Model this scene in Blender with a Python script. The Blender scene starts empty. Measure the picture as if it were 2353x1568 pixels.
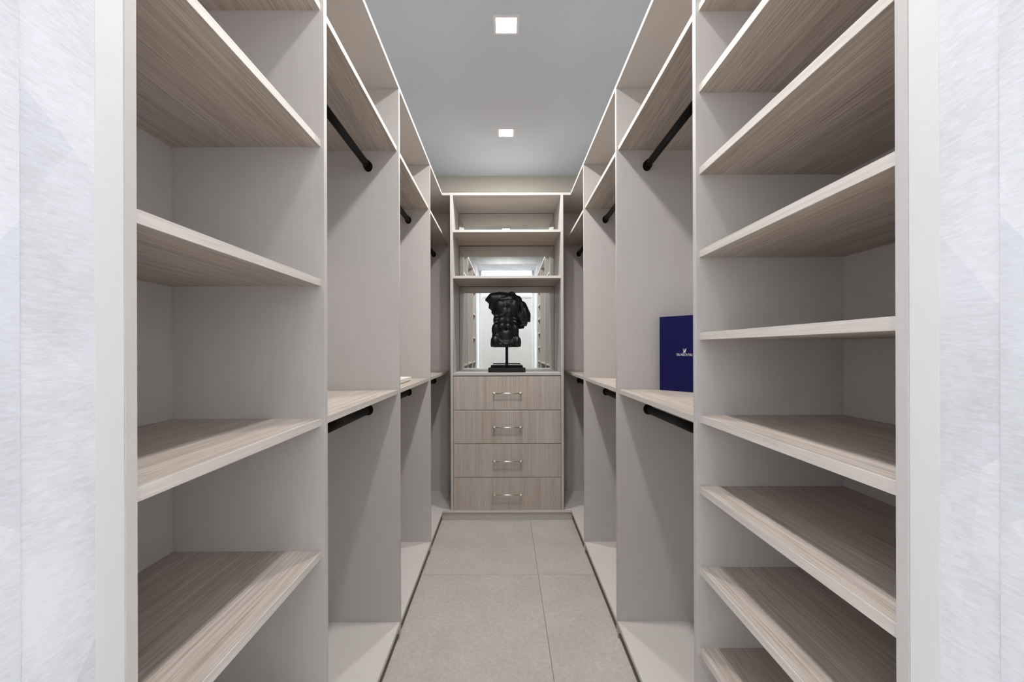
import bpy, bmesh, math, random
from mathutils import Vector, Matrix

random.seed(4)
scene = bpy.context.scene
C = scene.collection

# ------------------------------------------------------------------ camera
F = 1000.0                      # focal length in pixels of the 2353 px wide frame
K = F / 1046.0                  # depths below were measured for 1046 px
EYE = 1.237                     # lens height above the floor
cam = bpy.data.cameras.new('camera')
cam.sensor_width = 36.0
cam.sensor_fit = 'HORIZONTAL'
cam.lens = F / 2353.0 * 36.0
cam.shift_x = 16.5 / 2353.0
cam.shift_y = 19.0 / 2353.0
cam.clip_start = 0.02
cam_ob = bpy.data.objects.new('camera', cam)
cam_ob.matrix_world = (Matrix.Translation((0, 0, EYE)) @ Matrix.Rotation(math.radians(90), 4, 'X')
                       @ Matrix.Rotation(math.radians(-0.16), 4, 'Z'))
C.objects.link(cam_ob)
scene.camera = cam_ob

# ------------------------------------------------------------------ world and exposure
world = bpy.data.worlds.new('world')
scene.world = world
world.use_nodes = True
world.node_tree.nodes['Background'].inputs[0].default_value = (0.9, 0.95, 1.0, 1)
world.node_tree.nodes['Background'].inputs[1].default_value = 0.15
scene.view_settings.view_transform = 'Standard'
scene.view_settings.look = 'None'
scene.view_settings.gamma = 1.0
scene.view_settings.use_curve_mapping = False
scene.view_settings.exposure = 0.0
CLOSET_LAMP = 630.0             # emission of each closet downlight
HALL_FILL = 3300.0  # emission of each unseen hall lamp, added to light reveals and towers
scene.cycles.diffuse_bounces = 7
scene.cycles.max_bounces = 14

# ------------------------------------------------------------------ helpers
def srgb(r, g, b):
    def f(c):
        c /= 255.0
        return c / 12.92 if c <= 0.04045 else ((c + 0.055) / 1.055) ** 2.4
    return (f(r), f(g), f(b), 1.0)

def new_mat(name):
    m = bpy.data.materials.new(name)
    m.use_nodes = True
    nt = m.node_tree
    return m, nt, nt.nodes['Principled BSDF']

def N(nt, typ, **kw):
    n = nt.nodes.new(typ)
    for k, v in kw.items():
        setattr(n, k, v)
    return n

def plain(name, col, rough=0.5, metal=0.0, spec=0.5):
    m, nt, b = new_mat(name)
    b.inputs['Base Color'].default_value = col
    b.inputs['Roughness'].default_value = rough
    b.inputs['Metallic'].default_value = metal
    b.inputs['Specular IOR Level'].default_value = spec
    return m

def coords(nt, scale, jitter=True):
    """object coordinates, shifted for each object, stretched by scale"""
    tc = N(nt, 'ShaderNodeTexCoord')
    mp = N(nt, 'ShaderNodeVectorMath', operation='MULTIPLY')
    mp.inputs[1].default_value = scale
    if jitter:
        oi = N(nt, 'ShaderNodeObjectInfo')
        mul = N(nt, 'ShaderNodeMath', operation='MULTIPLY')
        mul.inputs[1].default_value = 13.0
        nt.links.new(oi.outputs['Random'], mul.inputs[0])
        add = N(nt, 'ShaderNodeVectorMath', operation='ADD')
        nt.links.new(tc.outputs['Object'], add.inputs[0])
        nt.links.new(mul.outputs[0], add.inputs[1])
        nt.links.new(add.outputs[0], mp.inputs[0])
    else:
        nt.links.new(tc.outputs['Object'], mp.inputs[0])
    return mp.outputs[0]

def noise(nt, vec, scale=1.0, detail=3.0, rough=0.6):
    n = N(nt, 'ShaderNodeTexNoise')
    n.inputs['Scale'].default_value = scale
    n.inputs['Detail'].default_value = detail
    n.inputs['Roughness'].default_value = rough
    nt.links.new(vec, n.inputs['Vector'])
    return n.outputs['Fac']

def ramp(nt, fac, stops):
    r = N(nt, 'ShaderNodeValToRGB')
    e = r.color_ramp.elements
    e[0].position, e[0].color = stops[0]
    e[1].position, e[1].color = stops[-1]
    for p, c in stops[1:-1]:
        x = e.new(p); x.color = c
    nt.links.new(fac, r.inputs[0])
    return r.outputs[0]

def mix(nt, mode, fac, a, b):
    m = N(nt, 'ShaderNodeMix', data_type='RGBA', blend_type=mode)
    m.inputs[0].default_value = fac
    nt.links.new(a, m.inputs[6])
    nt.links.new(b, m.inputs[7])
    return m.outputs[2]

def wood(name, axis, contrast=0.9, tint=(255, 255, 255)):
    """pale greige oak laminate, fine straight grain running along one axis"""
    m, nt, b = new_mat(name)
    def sc(along, across):
        v = [across] * 3
        v[axis] = along
        return v
    broad = noise(nt, coords(nt, sc(0.7, 22)), 1.0, 3, 0.55)
    fine = noise(nt, coords(nt, sc(1.6, 210)), 1.0, 2, 0.5)
    pores = noise(nt, coords(nt, sc(9, 420)), 1.0, 2, 0.6)
    c1 = ramp(nt, broad, [(0.30, srgb(195, 183, 172)), (0.5, srgb(204, 193, 183)), (0.72, srgb(213, 204, 195))])
    c2 = ramp(nt, fine, [(0.34, srgb(222, 218, 216)), (0.52, srgb(243, 241, 240)), (0.66, srgb(255, 255, 255))])
    c3 = ramp(nt, pores, [(0.35, srgb(226, 223, 220)), (0.55, srgb(255, 255, 255))])
    col = mix(nt, 'MULTIPLY', contrast, mix(nt, 'MULTIPLY', contrast, c1, c2), c3)
    if tint != (255, 255, 255):
        t = N(nt, 'ShaderNodeRGB'); t.outputs[0].default_value = srgb(*tint)
        col = mix(nt, 'MIX', 0.5, col, t.outputs[0])
    nt.links.new(col, b.inputs['Base Color'])
    bump = N(nt, 'ShaderNodeBump')
    bump.inputs['Strength'].default_value = 0.12
    bump.inputs['Distance'].default_value = 0.0006
    nt.links.new(fine, bump.inputs['Height'])
    nt.links.new(bump.outputs[0], b.inputs['Normal'])
    b.inputs['Roughness'].default_value = 0.55
    b.inputs['Specular IOR Level'].default_value = 0.35
    return m

WOOD_X, WOOD_Y, WOOD_Z = wood('oak_laminate_x', 0), wood('oak_laminate_y', 1), wood('oak_laminate_z', 2, 0.6)

EDGE_Y = wood('oak_edging_y', 1, 1.0, (232, 229, 222))
EDGE_X = wood('oak_edging_x', 0, 1.0, (232, 229, 222))

def laminate():
    m, nt, b = new_mat('grey_laminate')
    weave = noise(nt, coords(nt, (300, 300, 8)), 1.0, 2, 0.6)
    cloud = noise(nt, coords(nt, (2.2, 2.2, 0.8)), 1.0, 2, 0.5)
    c1 = ramp(nt, weave, [(0.35, srgb(198, 195, 192)), (0.65, srgb(201, 198, 195))])
    c2 = ramp(nt, cloud, [(0.3, srgb(250, 250, 250)), (0.7, srgb(255, 252, 250))])
    nt.links.new(mix(nt, 'MULTIPLY', 1.0, c1, c2), b.inputs['Base Color'])
    b.inputs['Roughness'].default_value = 0.5
    b.inputs['Specular IOR Level'].default_value = 0.35
    return m
LAM = laminate()
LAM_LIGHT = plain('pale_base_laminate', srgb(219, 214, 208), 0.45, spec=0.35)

def tile_mat():
    m, nt, b = new_mat('stone_tile')
    cloud = noise(nt, coords(nt, (3, 3, 3)), 1.0, 5, 0.6)
    speck = noise(nt, coords(nt, (60, 60, 60)), 1.0, 4, 0.7)
    c1 = ramp(nt, cloud, [(0.3, srgb(198, 190, 179)), (0.7, srgb(212, 205, 195))])
    c2 = ramp(nt, speck, [(0.35, srgb(238, 238, 238)), (0.65, srgb(255, 255, 255))])
    nt.links.new(mix(nt, 'MULTIPLY', 1.0, c1, c2), b.inputs['Base Color'])
    b.inputs['Roughness'].default_value = 0.45
    b.inputs['Specular IOR Level'].default_value = 0.35
    return m
TILE = tile_mat()
GROUT = plain('grout', srgb(140, 132, 124), 0.9)

def wallpaper():
    """white plaster-like paper, faint triangles and brushed linen relief"""
    m, nt, b = new_mat('white_textured_wallpaper')
    tc = N(nt, 'ShaderNodeTexCoord')
    idx = []
    for v, s in (((0.6, 0.6, 0.75), 6.0), ((0.8, 0.8, -0.55), 6.5), ((0.95, 0.95, 0.12), 5.5)):
        d = N(nt, 'ShaderNodeVectorMath', operation='DOT_PRODUCT')
        d.inputs[1].default_value = [c * s for c in v]
        nt.links.new(tc.outputs['Object'], d.inputs[0])
        f = N(nt, 'ShaderNodeMath', operation='FLOOR')
        nt.links.new(d.outputs['Value'], f.inputs[0])
        idx.append(f.outputs[0])
    cv = N(nt, 'ShaderNodeCombineXYZ')
    for i in range(3):
        nt.links.new(idx[i], cv.inputs[i])
    wn = N(nt, 'ShaderNodeTexWhiteNoise', noise_dimensions='3D')
    nt.links.new(cv.outputs[0], wn.inputs['Vector'])
    c1 = ramp(nt, wn.outputs['Value'], [(0.0, srgb(217, 219, 223)), (1.0, srgb(229, 230, 233))])
    brush = noise(nt, coords(nt, (60, 60, 300), False), 1.0, 4, 0.7)
    patch = noise(nt, coords(nt, (9, 9, 6), False), 1.0, 3, 0.6)
    mul = N(nt, 'ShaderNodeMath', operation='MULTIPLY')
    nt.links.new(brush, mul.inputs[0]); nt.links.new(patch, mul.inputs[1])
    c2 = ramp(nt, mul.outputs[0], [(0.16, srgb(255, 255, 255)), (0.42, srgb(233, 232, 230))])
    nt.links.new(mix(nt, 'MULTIPLY', 1.0, c1, c2), b.inputs['Base Color'])
    bump = N(nt, 'ShaderNodeBump')
    bump.inputs['Strength'].default_value = 0.25
    bump.inputs['Distance'].default_value = 0.001
    nt.links.new(brush, bump.inputs['Height'])
    nt.links.new(bump.outputs[0], b.inputs['Normal'])
    b.inputs['Roughness'].default_value = 0.8
    return m
PAPER = wallpaper()

WHITE = plain('white_paint', srgb(236, 237, 238), 0.7, spec=0.3)
CEIL = plain('ceiling_paint', srgb(210, 217, 226), 0.85, spec=0.2)
BEIGE = plain('beige_wall_paint', srgb(198, 194, 182), 0.85, spec=0.2)
FRAME = plain('satin_white_frame', srgb(222, 222, 220), 0.4, spec=0.4)
BLACK_METAL = plain('matt_black_metal', srgb(4, 4, 4), 0.5, spec=0.12)
CHROME = plain('brushed_nickel', srgb(240, 236, 228), 0.34, 1.0)
MIRROR = plain('mirror_silver', (0.80, 0.82, 0.80, 1), 0.005, 1.0)
MIRROR_EDGE = plain('mirror_dark_edge', srgb(45, 42, 40), 0.6)
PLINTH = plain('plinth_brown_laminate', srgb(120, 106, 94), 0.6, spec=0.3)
NAVY = None

def emit(name, strength, col=(1.0, 0.99, 0.985, 1)):
    m, nt, b = new_mat(name)
    b.inputs['Base Color'].default_value = (0.9, 0.9, 0.9, 1)
    b.inputs['Emission Color'].default_value = col
    b.inputs['Emission Strength'].default_value = strength
    return m

def link(name, me, mat, parent=None, loc=(0, 0, 0)):
    """loc is in world space; a parent is never rotated unless set afterwards"""
    o = bpy.data.objects.new(name, me)
    C.objects.link(o)
    if mat is not None and not me.materials:
        me.materials.append(mat)
    o.location = loc
    if parent is not None:
        p = Vector((0, 0, 0)); q = parent
        while q is not None:
            p = p + q.location; q = q.parent
        o.parent = parent
        o.location = Vector(loc) - p
    return o

def box_mesh(name, sx, sy, sz, bevel=0.0008):
    bm = bmesh.new()
    bmesh.ops.create_cube(bm, size=1.0)
    bmesh.ops.scale(bm, vec=(sx, sy, sz), verts=bm.verts)
    if bevel:
        bmesh.ops.bevel(bm, geom=bm.edges[:], offset=min(bevel, sx / 4, sy / 4, sz / 4), segments=1, affect='EDGES')
    me = bpy.data.meshes.new(name)
    bm.to_mesh(me); bm.free()
    return me

def box(name, x0, x1, y0, y1, z0, z1, mat, parent=None, bevel=0.0008):
    """box by world extents; its origin is its centre"""
    me = box_mesh(name, x1 - x0, y1 - y0, z1 - z0, bevel)
    return link(name, me, mat, parent, ((x0 + x1) / 2, (y0 + y1) / 2, (z0 + z1) / 2))

def thing(name, loc, label, cat, group=None):
    o = bpy.data.objects.new(name, None)
    o.empty_display_size = 0.1
    C.objects.link(o)
    o.location = loc
    o['label'] = label; o['category'] = cat
    if group: o['group'] = group
    return o

def struct(o, label=None):
    o['kind'] = 'structure'
    if label: o['label'] = label
    return o

def loft_mesh(name, rings, smooth=True):
    """closed rings of equal length, capped at both ends"""
    bm = bmesh.new()
    vs = [[bm.verts.new(p) for p in r] for r in rings]
    n = len(rings[0])
    for a, b in zip(vs[:-1], vs[1:]):
        for i in range(n):
            bm.faces.new((a[i], a[(i + 1) % n], b[(i + 1) % n], b[i]))
    bm.faces.new(list(reversed(vs[0]))); bm.faces.new(vs[-1])
    bmesh.ops.recalc_face_normals(bm, faces=bm.faces[:])
    me = bpy.data.meshes.new(name)
    bm.to_mesh(me); bm.free()
    if smooth:
        for p in me.polygons:
            p.use_smooth = len(p.vertices) == 4
    return me

def oval(cx, cz, y, w, h, n=20):
    return [(cx + w / 2 * math.cos(2 * math.pi * i / n), y, cz + h / 2 * math.sin(2 * math.pi * i / n)) for i in range(n)]

# ------------------------------------------------------------------ measured layout (metres)
XL, XR = -0.450, 0.478          # cabinet fronts left and right of the aisle
BL, BR = -0.830, 0.845          # back panels, inner face
T = 0.018                       # panel thickness
Y_JAMB = 0.500 * K              # textured reveal ends, filler starts
Y_NEAR = 0.539 * K              # near side panels
Y_D1, Y_D2, Y_D3 = 1.137 * K, 1.943 * K, 2.748 * K     # divider near faces
Y_CH = 3.289 * K                # chest front
Y_FAR = 3.735 * K               # mirror, far end panel
Y_BACK = Y_FAR + T + 0.008
Z_TOP = EYE + 1.114             # underside of the top boards
Z_UP = EYE + 0.848              # underside of the upper shelf
Z_MID = EYE - 0.172             # top of the counter-height shelf
Z_BOT = EYE - 1.163             # top of the bottom boards
Z_CEIL = EYE + 1.434
Z_HEAD = EYE + 1.305            # head of the opening
HALL_Y0 = -1.75                 # far wall of the hall behind the camera
HALL_Z = EYE + 1.80

# ------------------------------------------------------------------ room shell
fl = struct(box('floor', -1.7, 1.7, HALL_Y0 - 0.1, Y_BACK + 0.1, -0.06, -0.004, GROUT, None, 0), 'pale stone tile floor with thin joints')
G = 0.0011
xs = [-1.55, -0.745, 0.180, 1.105, 1.7]
y_seam = 1046.0 * EYE / 518.0 * K
ys = [y_seam - 1.25 * 4, y_seam - 1.25 * 3, y_seam - 1.25 * 2, y_seam - 1.25, y_seam, y_seam + 1.25]
for i in range(len(xs) - 1):
    for j in range(len(ys) - 1):
        y0, y1 = max(ys[j], HALL_Y0 - 0.05), min(ys[j + 1], Y_BACK)
        if y1 - y0 < 0.05: continue
        box('tile', xs[i] + G, xs[i + 1] - G, y0 + G, y1 - G, -0.012, 0.0, TILE, fl, 0.0005)

struct(box('ceiling', BL - 0.15, BR + 0.15, Y_JAMB - 0.1, Y_BACK + 0.1, Z_CEIL, Z_CEIL + 0.08, CEIL, None, 0), 'smooth pale grey-white ceiling')
struct(box('wall_back', BL - 0.15, BR + 0.15, Y_BACK, Y_BACK + 0.1, 0, Z_CEIL, BEIGE, None, 0), 'beige wall showing above the cabinets at the end')
struct(box('wall_left', BL - 0.12, BL - T - 0.002, Y_JAMB, Y_BACK, 0, Z_CEIL, BEIGE, None, 0), 'plain wall behind the left cabinets')
struct(box('wall_right', BR + T + 0.002, BR + 0.12, Y_JAMB, Y_BACK, 0, Z_CEIL, BEIGE, None, 0), 'plain wall behind the right cabinets')
Y_P0 = -0.10
struct(box('wall_front_left', -1.7, XL, Y_P0, Y_JAMB, 0, Z_HEAD, PAPER, None, 0), 'white textured papered reveal left of the entrance')
struct(box('wall_front_right', XR, 1.7, Y_P0, Y_JAMB, 0, Z_HEAD, PAPER, None, 0), 'white textured papered reveal right of the entrance')
struct(box('wall_front_top', -1.7, 1.7, Y_P0, Y_JAMB, Z_HEAD, HALL_Z, PAPER, None, 0), 'white papered wall above the entrance')
# door lining, thin boards on the reveals
struct(box('trim_1', XL, XL + 0.003, Y_P0, 0.42 * K, 0, Z_HEAD, PAPER, None, 0.0005), 'thin white lining on the left reveal')
struct(box('trim_2', XR - 0.003, XR, Y_P0, 0.437 * K, 0, Z_HEAD, PAPER, None, 0.0005), 'thin white lining on the right reveal')
# filler strips between wall and cabinet
struct(box('trim_3', XL - 0.03, XL, Y_JAMB, Y_NEAR - 0.0006, 0, Z_TOP + T, FRAME, None, 0.0006), 'pale grey filler strip beside the left cabinet')
struct(box('trim_4', XR, XR + 0.03, Y_JAMB, Y_NEAR - 0.0006, 0, Z_TOP + T, FRAME, None, 0.0006), 'pale grey filler strip beside the right cabinet')
# casing at the hall side of the opening
struct(box('trim_5', XL - 0.02, -0.404, Y_P0 - 0.04, Y_P0, 0, Z_HEAD + 0.02, FRAME, None, 0.001), 'white door casing on the hall side, left')
struct(box('trim_6', 0.432, XR + 0.02, Y_P0 - 0.04, Y_P0, 0, Z_HEAD + 0.02, FRAME, None, 0.001), 'white door casing on the hall side, right')
# hall behind the camera (seen in the mirror)
struct(box('wall_hall', -1.7, 1.7, HALL_Y0 - 0.1, HALL_Y0, 0, HALL_Z, WHITE, None, 0), 'white hall wall opposite the closet')
struct(box('wall_hall_left', -1.7, -1.6, HALL_Y0, Y_P0, 0, HALL_Z, WHITE, None, 0), 'white hall end wall')
struct(box('wall_hall_right', 1.6, 1.7, HALL_Y0, Y_P0, 0, HALL_Z, WHITE, None, 0), 'white hall end wall')
struct(box('ceiling_hall', -1.7, 1.7, HALL_Y0 - 0.1, Y_P0, HALL_Z, HALL_Z + 0.08, WHITE, None, 0), 'white hall ceiling')

# wide fluted door across the hall, reflected behind the sculpture
DZ = EYE + 117 / 1046 * (2 * 3.735 + 1.83)
DOORM = plain('pale_greige_door', srgb(146, 141, 137), 0.6)
door = struct(box('door_1', -0.72, 0.74, HALL_Y0, HALL_Y0 + 0.02, 0.0, DZ, DOORM, None, 0.001), 'pale fluted door across the hall')
slat_me = box_mesh('flute', 0.0188, 0.004, DZ - 0.02, 0.0012)
for i in range(72):
    link('flute', slat_me, DOORM, door, (-0.71 + 0.02 * i + 0.01, HALL_Y0 + 0.0228, DZ / 2))
box('door_head', -0.76, 0.78, HALL_Y0, HALL_Y0 + 0.035, DZ + 0.008, DZ + 0.055, DOORM, door, 0.001)
box('door_jamb', -0.76, -0.725, HALL_Y0, HALL_Y0 + 0.035, 0, DZ + 0.006, DOORM, door, 0.001)
box('door_jamb', 0.745, 0.78, HALL_Y0, HALL_Y0 + 0.035, 0, DZ + 0.006, DOORM, door, 0.001)

# ------------------------------------------------------------------ downlights
def downlight(x, y, zc, strength, label, group):
    r = thing('downlight', (x, y, zc), label, 'ceiling light', group)
    w, i = 0.114, 0.084
    bm = bmesh.new()
    def ring(s, z):
        return [bm.verts.new((sx * s / 2, sy * s / 2, z)) for sx, sy in ((-1, -1), (1, -1), (1, 1), (-1, 1))]
    loops = [ring(w, 0.0), ring(w, -0.004), ring(i + 0.006, -0.004), ring(i, -0.002), ring(i, 0.0)]
    for a, b in zip(loops[:-1], loops[1:]):
        for k in range(4):
            bm.faces.new((a[k], a[(k + 1) % 4], b[(k + 1) % 4], b[k]))
    bmesh.ops.recalc_face_normals(bm, faces=bm.faces[:])
    me = bpy.data.meshes.new('trim_frame'); bm.to_mesh(me); bm.free()
    link('trim_frame', me, WHITE, r, (x, y, zc))
    # rounded square diffuser, facing down
    bm = bmesh.new()
    pts = []
    hw, rr = i / 2 - 0.0005, 0.018
    for cx, cy, a0 in ((1, 1, 0), (-1, 1, 90), (-1, -1, 180), (1, -1, 270)):
        for s in range(5):
            a = math.radians(a0 + s * 22.5)
            pts.append((cx * (hw - rr) + rr * math.cos(a), cy * (hw - rr) + rr * math.sin(a), 0))
    top = [bm.verts.new((p[0], p[1], -0.0005)) for p in pts]
    bot = [bm.verts.new((p[0] * 0.98, p[1] * 0.98, -0.003)) for p in pts]
    n = len(pts)
    for k in range(n):
        bm.faces.new((top[k], bot[k], bot[(k + 1) % n], top[(k + 1) % n]))
    bm.faces.new(list(reversed(bot)))
    bmesh.ops.recalc_face_normals(bm, faces=bm.faces[:])
    me = bpy.data.meshes.new('diffuser'); bm.to_mesh(me); bm.free()
    link('diffuser', me, strength, r, (x, y, zc))
    return r

E_CLOSET = emit('lamp_closet', CLOSET_LAMP)
E_HALL = emit('fill_lamp_hall', HALL_FILL, (0.95, 0.99, 1.05, 1))
downlight(0.010, 2.01 * K, Z_CEIL, E_CLOSET, 'square recessed ceiling downlight nearest the top edge of the photo', 'closet downlights')
downlight(0.012, 3.01 * K, Z_CEIL, E_CLOSET, 'square recessed ceiling downlight nearest the drawer chest', 'closet downlights')
downlight(0.010, 1.01 * K, Z_CEIL, E_CLOSET, 'square recessed ceiling downlight overhead between the shelf towers', 'closet downlights')
downlight(-1.3, -0.6, HALL_Z, E_HALL, 'left unseen fill lamp added at the hall ceiling behind the viewer', 'hall fill lamps')
downlight(1.3, -0.6, HALL_Z, E_HALL, 'right unseen fill lamp added at the hall ceiling behind the viewer', 'hall fill lamps')

# ------------------------------------------------------------------ cabinets
def side_vals(side):
    """front x, back x of one side and the inward sign"""
    return (XL, BL) if side < 0 else (XR, BR)

def xbox(name, side, xa, xb, y0, y1, z0, z1, mat, parent, bevel=0.0008):
    return box(name, min(xa, xb), max(xa, xb), y0, y1, z0, z1, mat, parent, bevel)

def carcass(root, side, y0, y1, far_panel, near_panel=None):
    xf, xb = side_vals(side)
    s = side
    if near_panel is not None:
        xbox('side_panel', s, xf, xb, near_panel, near_panel + T, 0.02, Z_TOP, LAM, root)
        y0 = near_panel
    xbox('side_panel', s, xf, xb, far_panel, far_panel + T, 0.02, Z_TOP, LAM, root)
    xbox('back_panel', s, xb, xb + s * T, y0, far_panel + T, 0.02, Z_TOP, LAM, root, 0)
    xbox('top_panel', s, xf, xb + s * T, y0, far_panel + T, Z_TOP, Z_TOP + T, LAM, root)
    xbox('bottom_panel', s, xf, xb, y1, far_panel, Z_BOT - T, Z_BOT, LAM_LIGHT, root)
    xbox('plinth', s, xf + s * 0.012, xf + s * 0.028, y0, far_panel + T, 0.0, Z_BOT - T, PLINTH, root, 0)

def shelf(root, side, y0, y1, z0):
    xf, xb = side_vals(side)
    o = xbox('shelf', side, xf + side * 0.0102, xb, y0, y1, z0, z0 + T, WOOD_Y, root, 0.0004)
    xbox('edge_band', side, xf + side * 0.009, xf + side * 0.0102, y0, y1, z0, z0 + T, EDGE_Y, o, 0.0004)
    return o

def rail(root, side, y0, y1, zc):
    xf, _ = side_vals(side)
    x = xf + side * 0.130
    me = loft_mesh('hanging_rail', [oval(0, 0, y0 + 0.003 - (y0 + y1) / 2, 0.025, 0.033), oval(0, 0, y1 - 0.003 - (y0 + y1) / 2, 0.025, 0.033)])
    r = link('hanging_rail', me, BLACK_METAL, root, (x, (y0 + y1) / 2, zc))
    def br(y, d):
        prof = [(0, .035, .044), (.004, .036, .045), (.007, .030, .038), (.011, .029, .037), (.016, .033, .041), (.024, .033, .041), (.026, .029, .038)]
        me = loft_mesh('rail_bracket', [oval(0, 0, d * t, w, h) for t, w, h in prof])
        link('rail_bracket', me, BLACK_METAL, r, (x, y, zc))
    br(y1, -1); br(y0, 1)
    return r

def tower(side, shelves, label):
    xf, xb = side_vals(side)
    r = thing('open_shelf_cabinet', ((xf + xb) / 2, (Y_NEAR + Y_D1) / 2, 0), label, 'shelf cabinet', 'open shelf towers at the entrance')
    carcass(r, side, Y_NEAR, Y_NEAR + T, Y_D1, Y_NEAR)
    for h in shelves:
        shelf(r, side, Y_NEAR + T, Y_D1, EYE + h)

tower(-1, [0.848, 0.5065, 0.159, -0.190, -0.521, -0.860],
      'pale grey open shelf tower with widely spaced wooden shelves left of the entrance')
tower(1, [0.8435, 0.640, 0.4348, 0.228, 0.022, -0.184, -0.362, -0.564, -0.766, -0.966],
      'pale grey open shelf tower with closely spaced wooden shelves right of the entrance')

def hanging(side, y0, far, label):
    xf, xb = side_vals(side)
    r = thing('hanging_cabinet', ((xf + xb) / 2, (y0 + far) / 2, 0), label, 'wardrobe', 'open double-hanging wardrobe bays')
    carcass(r, side, y0, y0, far)
    shelf(r, side, y0, far, Z_UP)
    shelf(r, side, y0, far, Z_MID - T)
    rail(r, side, y0, far, Z_UP - 0.067)
    rail(r, side, y0, far, Z_MID - T - 0.067)

for s, nm in ((-1, 'left'), (1, 'right')):
    hanging(s, Y_D1 + T, Y_D2, 'grey open wardrobe bay with two black rails, next to the %s shelf tower' % nm)
    hanging(s, Y_D2 + T, Y_D3, 'grey open wardrobe bay with two black rails, middle one along the %s side' % nm)
    hanging(s, Y_D3 + T, Y_FAR, 'dim corner wardrobe bay with black rails, %s of the drawer chest' % nm)

# ------------------------------------------------------------------ drawer chest with mirror
def P(px):                       # x in metres on the chest front from an image column
    return (px - 1160.0) / 318.0
cx0, cx1, cx2, cx3 = P(1034.8), P(1041.3), P(1289.0), P(1295.2)
ch = thing('drawer_chest', ((cx0 + cx3) / 2, (Y_CH + Y_FAR) / 2, 0),
           'pale oak chest of four drawers with mirrored open shelves above, at the far end', 'chest of drawers')
box('side_panel', cx0, cx1, Y_CH, Y_FAR, Z_BOT, Z_TOP, LAM, ch)
box('side_panel', cx2, cx3, Y_CH, Y_FAR, Z_BOT, Z_TOP, LAM, ch)
box('top_panel', XL + 0.0004, XR - 0.0004, Y_CH, Y_FAR + T, Z_TOP, Z_TOP + T, LAM, ch)
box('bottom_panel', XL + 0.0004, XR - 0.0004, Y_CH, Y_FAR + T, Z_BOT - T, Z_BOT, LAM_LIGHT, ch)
box('plinth', XL - 0.01, XR + 0.01, Y_CH + 0.012, Y_CH + 0.028, 0, Z_BOT - T, LAM, ch)
box('plinth_strip', XL - 0.01, XR + 0.01, Y_CH + 0.009, Y_CH + 0.012, 0.0, 0.012, LAM, ch, 0)
box('back_panel', cx0, cx3, Y_FAR + 0.0042, Y_FAR + T, 0.0, Z_TOP, LAM, ch, 0)
o = box('shelf', cx1, cx2, Y_CH + 0.0032, Y_FAR - 0.004, Z_UP, Z_UP + T, WOOD_X, ch, 0.0004)
box('edge_band', cx1, cx2, Y_CH + 0.002, Y_CH + 0.0032, Z_UP, Z_UP + T, EDGE_X, o, 0.0004)
o = box('shelf', cx1, cx2, Y_CH + 0.0032, Y_FAR - 0.004, EYE + 0.514, EYE + 0.514 + T, WOOD_X, ch, 0.0004)
box('edge_band', cx1, cx2, Y_CH + 0.002, Y_CH + 0.0032, EYE + 0.514, EYE + 0.514 + T, EDGE_X, o, 0.0004)
box('counter', cx1, cx2, Y_CH, Y_FAR - 0.002, Z_MID - T, Z_MID, LAM, ch, 0.001)
box('mirror_backing', cx1 - 0.001, cx2 + 0.001, Y_FAR + 0.001, Y_FAR + 0.0041, Z_MID - 0.01, Z_TOP, MIRROR_EDGE, ch, 0)
for z0, z1 in ((Z_MID, EYE + 0.514), (EYE + 0.514 + T, Z_UP), (Z_UP + T, Z_TOP)):
    mo = box('mirror', cx1 + 0.0025, cx2 - 0.0025, Y_FAR - 0.004, Y_FAR + 0.0, z0 + 0.001, z1 - 0.004, MIRROR, ch, 0)
    mo.rotation_euler.z = -0.0027     # hung a hair out of square

def handle_mesh():
    bm = bmesh.new()
    def cyl(p, q, r, n=12):
        d = Vector(q) - Vector(p)
        m = Matrix.Translation((Vector(p) + Vector(q)) / 2) @ d.to_track_quat('Z', 'Y').to_matrix().to_4x4()
        bmesh.ops.create_cone(bm, cap_ends=True, segments=n, radius1=r, radius2=r, depth=d.length, matrix=m)
    cyl((-0.107, -0.034, 0), (0.107, -0.034, 0), 0.0052)
    for sx in (-1, 1):
        cyl((sx * 0.0945, -0.036, 0), (sx * 0.0945, 0.0, 0), 0.0045)
        cyl((sx * 0.0945, -0.0025, 0), (sx * 0.0945, 0.0, 0), 0.0075)
        cyl((sx * 0.107, -0.034, 0), (sx * 0.082, -0.034, 0), 0.0062)
    me = bpy.data.meshes.new('handle'); bm.to_mesh(me); bm.free()
    for p in me.polygons: p.use_smooth = len(p.vertices) == 4
    return me
HM = handle_mesh()
edges = [Z_MID - T - 0.003, EYE - 0.4396, EYE - 0.6824, EYE - 0.9266, Z_BOT]
for i in range(4):
    zt, zb = edges[i] - 0.0017, edges[i + 1] + 0.0017
    d = box('drawer', cx1 + 0.002, cx2 - 0.002, Y_CH + 0.0015, Y_CH + 0.0195, zb, zt, WOOD_Z, ch, 0.0008)
    link('handle', HM, CHROME, d, (P(1165.5), Y_CH + 0.0016, (zt + zb) / 2))
# dark carcass behind the drawer fronts, seen only through the joints
box('drawer_carcass', cx1, cx2, Y_CH + 0.022, Y_FAR - 0.01, Z_BOT, Z_MID - T, PLINTH, ch, 0)

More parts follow.
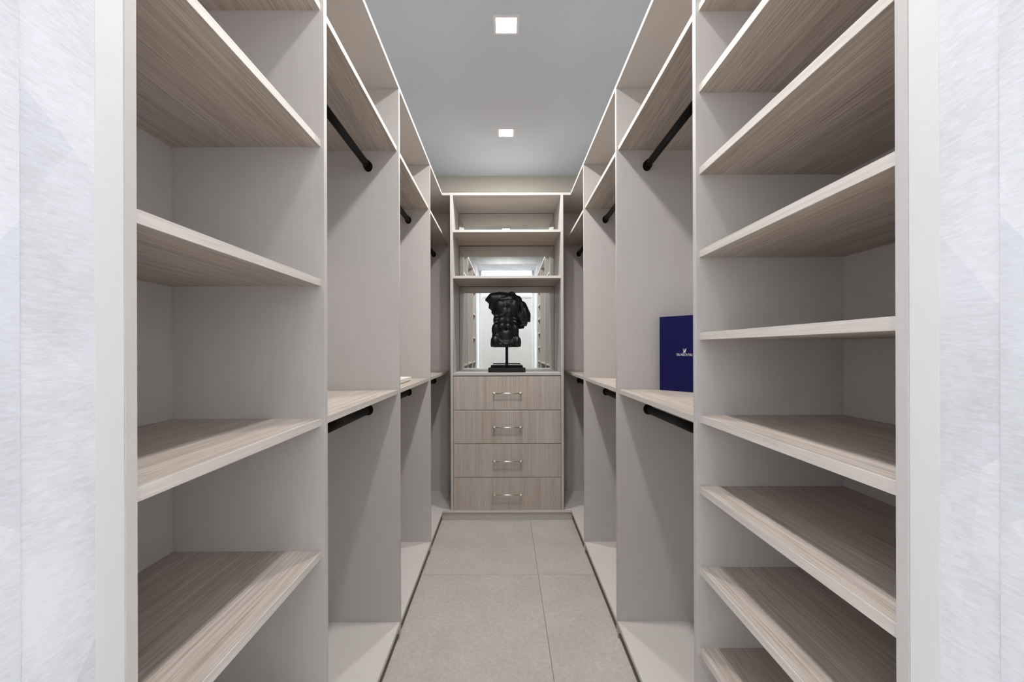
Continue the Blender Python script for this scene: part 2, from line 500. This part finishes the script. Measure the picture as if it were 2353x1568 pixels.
# ------------------------------------------------------------------ torso sculpture
def bronze():
    m, nt, b = new_mat('black_patina')
    n1 = noise(nt, coords(nt, (35, 35, 35), False), 1.0, 5, 0.65)
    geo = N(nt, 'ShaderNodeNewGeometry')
    c1 = ramp(nt, n1, [(0.35, srgb(4, 4, 4)), (0.75, srgb(20, 19, 18))])
    c2 = ramp(nt, geo.outputs['Pointiness'], [(0.51, (0, 0, 0, 1)), (0.585, srgb(105, 101, 98))])  # paler ridges: chalky wear, with highlights painted into the colour
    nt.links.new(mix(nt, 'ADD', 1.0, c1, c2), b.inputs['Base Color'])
    b.inputs['Roughness'].default_value = 0.38
    b.inputs['Specular IOR Level'].default_value = 0.35
    bump = N(nt, 'ShaderNodeBump')
    bump.inputs['Strength'].default_value = 0.5
    bump.inputs['Distance'].default_value = 0.004
    nt.links.new(n1, bump.inputs['Height'])
    nt.links.new(bump.outputs[0], b.inputs['Normal'])
    return m
PATINA = bronze()

U = 1.0 / 2216.0
S_Y = 3.365 * K + 0.060
S_X = (1164.5 - 1160.0) * (3.40 * K) / F
sc = thing('torso_sculpture', (S_X, S_Y, Z_MID), 'black headless torso sculpture on a post and dark block', 'sculpture')
base_h = 0.033

def tp(x, y, d=0.0):
    """zoom pixels of the torso outline to local metres (x right, z up, d towards the viewer)"""
    return Vector(((x - 530) * U, -d * U, (1053 - y) * U))

def build_torso():
    bm = bmesh.new()
    def ell(x, y, d, rx, ry, rd, rot=0.0):
        m = (Matrix.Translation(tp(x, y, d)) @ Matrix.Rotation(math.radians(rot), 4, 'Y')
             @ Matrix.Diagonal((rx * U, rd * U, ry * U, 1)))
        bmesh.ops.create_icosphere(bm, subdivisions=3, radius=1.0, matrix=m)
    def cap(a, b, n=6):
        for i in range(n):
            t = i / (n - 1)
            v = [a[k] * (1 - t) + b[k] * t for k in range(6)]
            ell(*v)
    # core
    ell(515, 1000, 0, 252, 170, 150)
    ell(510, 880, 0, 222, 170, 145)
    ell(508, 750, 0, 202, 170, 135)
    ell(512, 620, 5, 203, 170, 140)
    ell(520, 500, 5, 212, 170, 150)
    ell(535, 400, 0, 235, 165, 145)
    ell(560, 310, -15, 205, 130, 120)
    ell(470, 290, -20, 190, 125, 110)
    # neck stub and trapezius
    ell(612, 235, -10, 78, 76, 72)
    ell(700, 300, -30, 82, 80, 80)
    # raised broken arm on the left
    cap((420, 280, -10, 120, 120, 105), (300, 272, 5, 84, 92, 84))
    cap((300, 275, 5, 84, 88, 84), (244, 300, 12, 62, 52, 64), 4)
    cap((330, 340, 0, 80, 88, 80), (300, 385, 8, 62, 62, 66), 3)
    # hanging arm on the right
    cap((760, 400, -20, 100, 95, 95), (845, 545, 0, 75, 90, 78))
    cap((845, 545, 0, 74, 80, 76), (850, 640, 5, 66, 70, 66), 4)
    ell(800, 668, 5, 66, 70, 62)
    cap((720, 520, 0, 70, 90, 80), (778, 612, 5, 68, 84, 66), 4)
    ell(835, 520, 50, 45, 110, 35, -14)
    ell(780, 530, 50, 32, 95, 30, -8)
    # pectorals
    ell(440, 395, 98, 118, 96, 50, 10)
    ell(640, 405, 100, 106, 120, 50, -8)
    # collar bones
    ell(480, 280, 78, 100, 22, 28, -6)
    ell(640, 285, 76, 80, 20, 28, 12)
    # ribs, abdominals
    for x, y, rx, ry in ((455, 545, 48, 36), (560, 548, 46, 36), (450, 632, 46, 40), (545, 640, 46, 40), (455, 722, 46, 44), (550, 728, 48, 44)):
        ell(x, y, 116, rx + 6, ry + 4, 32)
    for x, y, r in ((375, 560, 20), (372, 610, -18), (360, 660, -16), (655, 600, 20), (660, 650, 18)):
        ell(x, y, 82, 40, 22, 44, r)
    # obliques, belly, thighs
    ell(348, 770, 48, 62, 110, 66, 6)
    ell(672, 780, 48, 54, 110, 66, -8)
    ell(515, 875, 92, 128, 128, 56)
    ell(348, 965, 76, 76, 96, 74, -12)
    ell(692, 975, 76, 68, 92, 74, 12)
    # inguinal ridge, a swag of small beads
    arc = [(372, 858), (384, 890), (400, 925), (422, 956), (450, 980), (482, 998), (520, 1010), (558, 1008), (592, 996), (618, 975), (638, 945), (650, 905)]
    arc = [tuple(a[k] + (b[k] - a[k]) * t / 4 for k in (0, 1)) for a, b in zip(arc[:-1], arc[1:]) for t in range(4)]
    for x, y in arc:
        ell(x, y, 140 - abs(x - 515) * 0.20, 15, 14, 18)
    ell(430, 1008, 120, 34, 20, 32, 10)
    me = bpy.data.meshes.new('torso')
    bm.to_mesh(me); bm.free()
    tmp = bpy.data.objects.new('tmp_torso', me)
    C.objects.link(tmp)
    r = tmp.modifiers.new('r', 'REMESH'); r.mode = 'VOXEL'; r.voxel_size = 0.0028
    s = tmp.modifiers.new('s', 'SMOOTH'); s.factor = 0.5; s.iterations = 6
    bpy.context.view_layer.update()
    dg = bpy.context.evaluated_depsgraph_get()
    out = bpy.data.meshes.new_from_object(tmp.evaluated_get(dg))
    bpy.data.objects.remove(tmp)
    # carve the navel, the midline and the breast furrow
    def dent(v, p, rx, rz, depth):
        q = tp(*p)
        g = ((v.x - q.x) / (rx * U)) ** 2 + ((v.z - q.z) / (rz * U)) ** 2
        return depth * U * math.exp(-g)
    for v in out.vertices:
        c = v.co
        if c.y < 0:
            k = min(1.0, -c.y / (60 * U))
            k *= 1.0
            c.y += k * (dent(c, (515, 780), 16, 18, 26) + dent(c, (508, 640), 14, 110, 8)
                        + dent(c, (548, 420), 18, 80, 13) + dent(c, (600, 330), 30, 20, 12)
                        + dent(c, (740, 420), 16, 80, 26))
    # flat cuts: base, broken arm ends
    bm = bmesh.new(); bm.from_mesh(out)
    def cut(p, n):
        g = bm.verts[:] + bm.edges[:] + bm.faces[:]
        res = bmesh.ops.bisect_plane(bm, geom=g, plane_co=p, plane_no=n, clear_outer=True)
        es = [e for e in res['geom_cut'] if isinstance(e, bmesh.types.BMEdge)]
        bmesh.ops.holes_fill(bm, edges=es, sides=0)
    def notch(p, n, keep):
        """flat break across part of the piece: push vertices behind the plane back onto it"""
        n = n.normalized(); q = tp(*p)
        for v in bm.verts:
            if keep(v.co):
                d = (v.co - q).dot(n)
                if d > 0: v.co -= n * d
    zx = lambda c: (c.x / U + 530, 1053 - c.z / U)
    notch((855, 652), Vector((0.0, 0, -1)), lambda c: zx(c)[0] > 862 and 600 < zx(c)[1] < 800)
    notch((800, 702), Vector((0.10, 0, -1)), lambda c: 725 < zx(c)[0] <= 862 and 640 < zx(c)[1] < 790)
    notch((205, 322), Vector((-0.62, 0, -0.78)), lambda c: zx(c)[0] < 345 and zx(c)[1] < 350)
    notch((262, 425), Vector((-0.60, 0, -0.80)), lambda c: zx(c)[0] < 330 and 350 <= zx(c)[1] < 480)
    cut(tp(530, 1053), Vector((0, 0, -1)))
    bmesh.ops.recalc_face_normals(bm, faces=bm.faces[:])
    bm.to_mesh(out); bm.free()
    out.name = 'torso'
    out.transform(Matrix.Diagonal((1.03, 1.0, 1.035, 1)))
    for p in out.polygons: p.use_smooth = True
    return out
POST_H = (1400 - 1053) * U
link('base', box_mesh('base', 0.276, 0.115, base_h, 0.0015), plain('dark_stone', srgb(40, 40, 39), 0.7, spec=0.2), sc, (S_X, S_Y, Z_MID + base_h / 2))
box('stand_plate', S_X - 0.120, S_X + 0.120, S_Y - 0.035, S_Y + 0.035, Z_MID + base_h + 0.006, Z_MID + base_h + 0.016, BLACK_METAL, sc, 0.001)
box('post', S_X - 0.0105, S_X + 0.0105, S_Y - 0.0105, S_Y + 0.0105, Z_MID + base_h, Z_MID + base_h + POST_H + 0.02, BLACK_METAL, sc, 0.001)
link('torso', build_torso(), PATINA, sc, (S_X, S_Y, Z_MID + base_h + POST_H))

# ------------------------------------------------------------------ navy gift box on the right counter
def navy_mat():
    m, nt, b = new_mat('navy_linen_card')
    n1 = noise(nt, coords(nt, (500, 500, 500), False), 1.0, 2, 0.6)
    nt.links.new(ramp(nt, n1, [(0.3, srgb(17, 15, 66)), (0.7, srgb(25, 22, 84))]), b.inputs['Base Color'])
    b.inputs['Roughness'].default_value = 0.7
    b.inputs['Specular IOR Level'].default_value = 0.15
    return m
NAVY = navy_mat()
PRINT = plain('silver_print', srgb(214, 212, 214), 0.45)

pA = Vector((0.648, 1.904 * K))            # far left foot of the printed face
pB = Vector((0.7485, 1.778 * K))           # where the divider hides it
uu = (pB - pA).normalized()
nn = Vector((-uu.y, uu.x))                 # into the box
if nn.x < 0: nn = -nn
GW, GH, GD = 0.222, 0.305, 0.052
ang = math.atan2(uu.y, uu.x)
gc = pA + uu * GW / 2 + nn * GD / 2
gb = thing('gift_box', (gc.x, gc.y, Z_MID), 'upright navy blue gift box with small silver lettering on the right counter', 'box')
gb.rotation_euler = (0, 0, ang)
def gpart(name, me, mat, loc):
    o = bpy.data.objects.new(name, me); C.objects.link(o)
    if not me.materials: me.materials.append(mat)
    o.parent = gb; o.location = loc
    return o
# local axes: x along the face, -y out of the face
sgn = -1.0 if (Matrix.Rotation(-ang, 2) @ nn).y > 0 else 1.0
gpart('box_body', box_mesh('box_body', GW, GD, GH - 0.004, 0.0012), NAVY, (0, 0, (GH - 0.004) / 2))
gpart('box_lid', box_mesh('box_lid', GW + 0.0016, GD * 0.45, GH, 0.0012), NAVY, (0, sgn * GD * 0.285, GH / 2))
face_y = sgn * (GD * 0.285 + GD * 0.225)

def strokes_mesh(name, strokes, depth=0.0004):
    """flat printed strokes: each a polyline of (x, z, width), extruded a hair"""
    bm = bmesh.new()
    for st in strokes:
        L, R = [], []
        for i, (x, z, w) in enumerate(st):
            a = st[max(0, i - 1)]; b = st[min(len(st) - 1, i + 1)]
            t = Vector((b[0] - a[0], b[1] - a[1]))
            t = t.normalized() if t.length > 0 else Vector((1, 0))
            n = Vector((-t.y, t.x)) * w / 2
            L.append((x + n.x, z + n.y)); R.append((x - n.x, z - n.y))
        poly = L + R[::-1]
        f = [bm.verts.new((p[0], sgn * depth, p[1])) for p in poly]
        bk = [bm.verts.new((p[0], 0, p[1])) for p in poly]
        m, k = len(st), len(poly)
        for i in range(m - 1):
            bm.faces.new((f[i], f[i + 1], f[k - 2 - i], f[k - 1 - i]))
            bm.faces.new((bk[k - 1 - i], bk[k - 2 - i], bk[i + 1], bk[i]))
        for i in range(k):
            bm.faces.new((f[i], bk[i], bk[(i + 1) % k], f[(i + 1) % k]))
    bmesh.ops.recalc_face_normals(bm, faces=bm.faces[:])
    me = bpy.data.meshes.new(name); bm.to_mesh(me); bm.free()
    return me

TH, TN = 0.17, 0.075
def arcp(cx, cz, rx, rz, a0, a1, w0, w1=None, n=12):
    w1 = w0 if w1 is None else w1
    out = []
    for i in range(n + 1):
        t = i / n; a = math.radians(a0 + (a1 - a0) * t)
        wt = w0 + (w1 - w0) * math.sin(math.pi * t)
        out.append((cx + rx * math.cos(a), cz + rz * math.sin(a), wt))
    return out
S_ = [arcp(.27, .74, .2, .22, 20, 270, TN, TH) + arcp(.27, .27, .22, .25, 90, -160, TH, TN)]
GLY = {
 'S': (.56, S_),
 'W': (1.02, [[(.04, 1, TH), (.28, 0, TH)], [(.28, 0, TN), (.50, .95, TN)], [(.44, 1, TH), (.70, 0, TH)], [(.70, 0, TN), (.97, 1, TN)], [(-.03, .97, .05), (.16, .97, .05)], [(.9, .97, .05), (1.04, .97, .05)]]),
 'A': (.80, [[(.05, 0, TN), (.40, 1, TN)], [(.38, 1, TH), (.74, 0, TH)], [(.18, .36, TN), (.58, .36, TN)], [(-.03, .03, .05), (.15, .03, .05)], [(.62, .03, .05), (.84, .03, .05)]]),
 'R': (.74, [[(.14, 0, TH), (.14, 1, TH)], [(.14, .96, TN)] + arcp(.34, .73, .22, .23, 90, -90, TN, TH) + [(.14, .5, TN)], [(.34, .5, TH), (.70, 0, TH)]]),
 'O': (.86, [arcp(.42, .5, .34, .46, 90, 270, TN, TH) + arcp(.42, .5, .34, .46, 270, 450, TN, TH)]),
 'V': (.78, [[(.05, 1, TH), (.38, 0, TH)], [(.40, 0, TN), (.72, 1, TN)], [(-.02, .97, .05), (.17, .97, .05)], [(.64, .97, .05), (.80, .97, .05)]]),
 'K': (.78, [[(.14, 0, TH), (.14, 1, TH)], [(.16, .45, TN), (.64, 1, TN)], [(.30, .58, TH), (.72, 0, TH)]]),
 'I': (.34, [[(.14, 0, TH), (.14, 1, TH)], [(.02, .97, .05), (.26, .97, .05)], [(.02, .03, .05), (.26, .03, .05)]]),
}
word = 'SWAROVSKI'
total = sum(GLY[c][0] for c in word)
hgt = 0.0098
fw = 0.067 / total
xoff = -0.0365
strokes = []
for c in word:
    w, sts = GLY[c]
    for st in sts:
        strokes.append([(xoff + p[0] * fw, p[1] * hgt, p[2] * hgt) for p in st])
    xoff += w * fw
zc = EYE - 0.0236 - Z_MID - hgt / 2
gpart('lettering', strokes_mesh('lettering', strokes), PRINT, (0.0, face_y, zc))
# small swan emblem: body with raised wing, curved neck
sw = []
sw.append([(-.30, -.42, .02), (-.12, -.36, .22), (.05, -.22, .42), (.20, .02, .44), (.34, .32, .26), (.50, .66, .02)])
sw.append([(-.02, -.26, .16), (-.20, -.12, .16), (-.30, .06, .13), (-.22, .24, .12), (-.12, .36, .13), (-.16, .50, .14), (-.28, .50, .11), (-.40, .40, .03)])
sw.append([(-.5, -.5, .03), (-.2, -.52, .08), (.15, -.50, .08), (.42, -.40, .03)])
es = 0.0155
sw = [[(p[0] * es, p[1] * es, p[2] * es) for p in st] for st in sw]
gpart('emblem', strokes_mesh('emblem', sw), PRINT, (-0.003, face_y, zc + hgt + 0.0105))

# ------------------------------------------------------------------ flat white box on the left counter
wb = thing('flat_box', (-0.63, 2.34 * K, Z_MID), 'flat white lidded box lying on the left counter', 'box')
wc = plain('white_card', srgb(232, 228, 220), 0.5)
wy0, wy1 = 2.19 * K, 2.513 * K
box('box_base', -0.742, -0.522, wy0 + 0.003, wy1 - 0.003, Z_MID, Z_MID + 0.006, wc, wb, 0.0006)
box('box_lid', -0.745, -0.516, wy0, wy1, Z_MID + 0.0045, Z_MID + 0.0225, wc, wb, 0.0008)
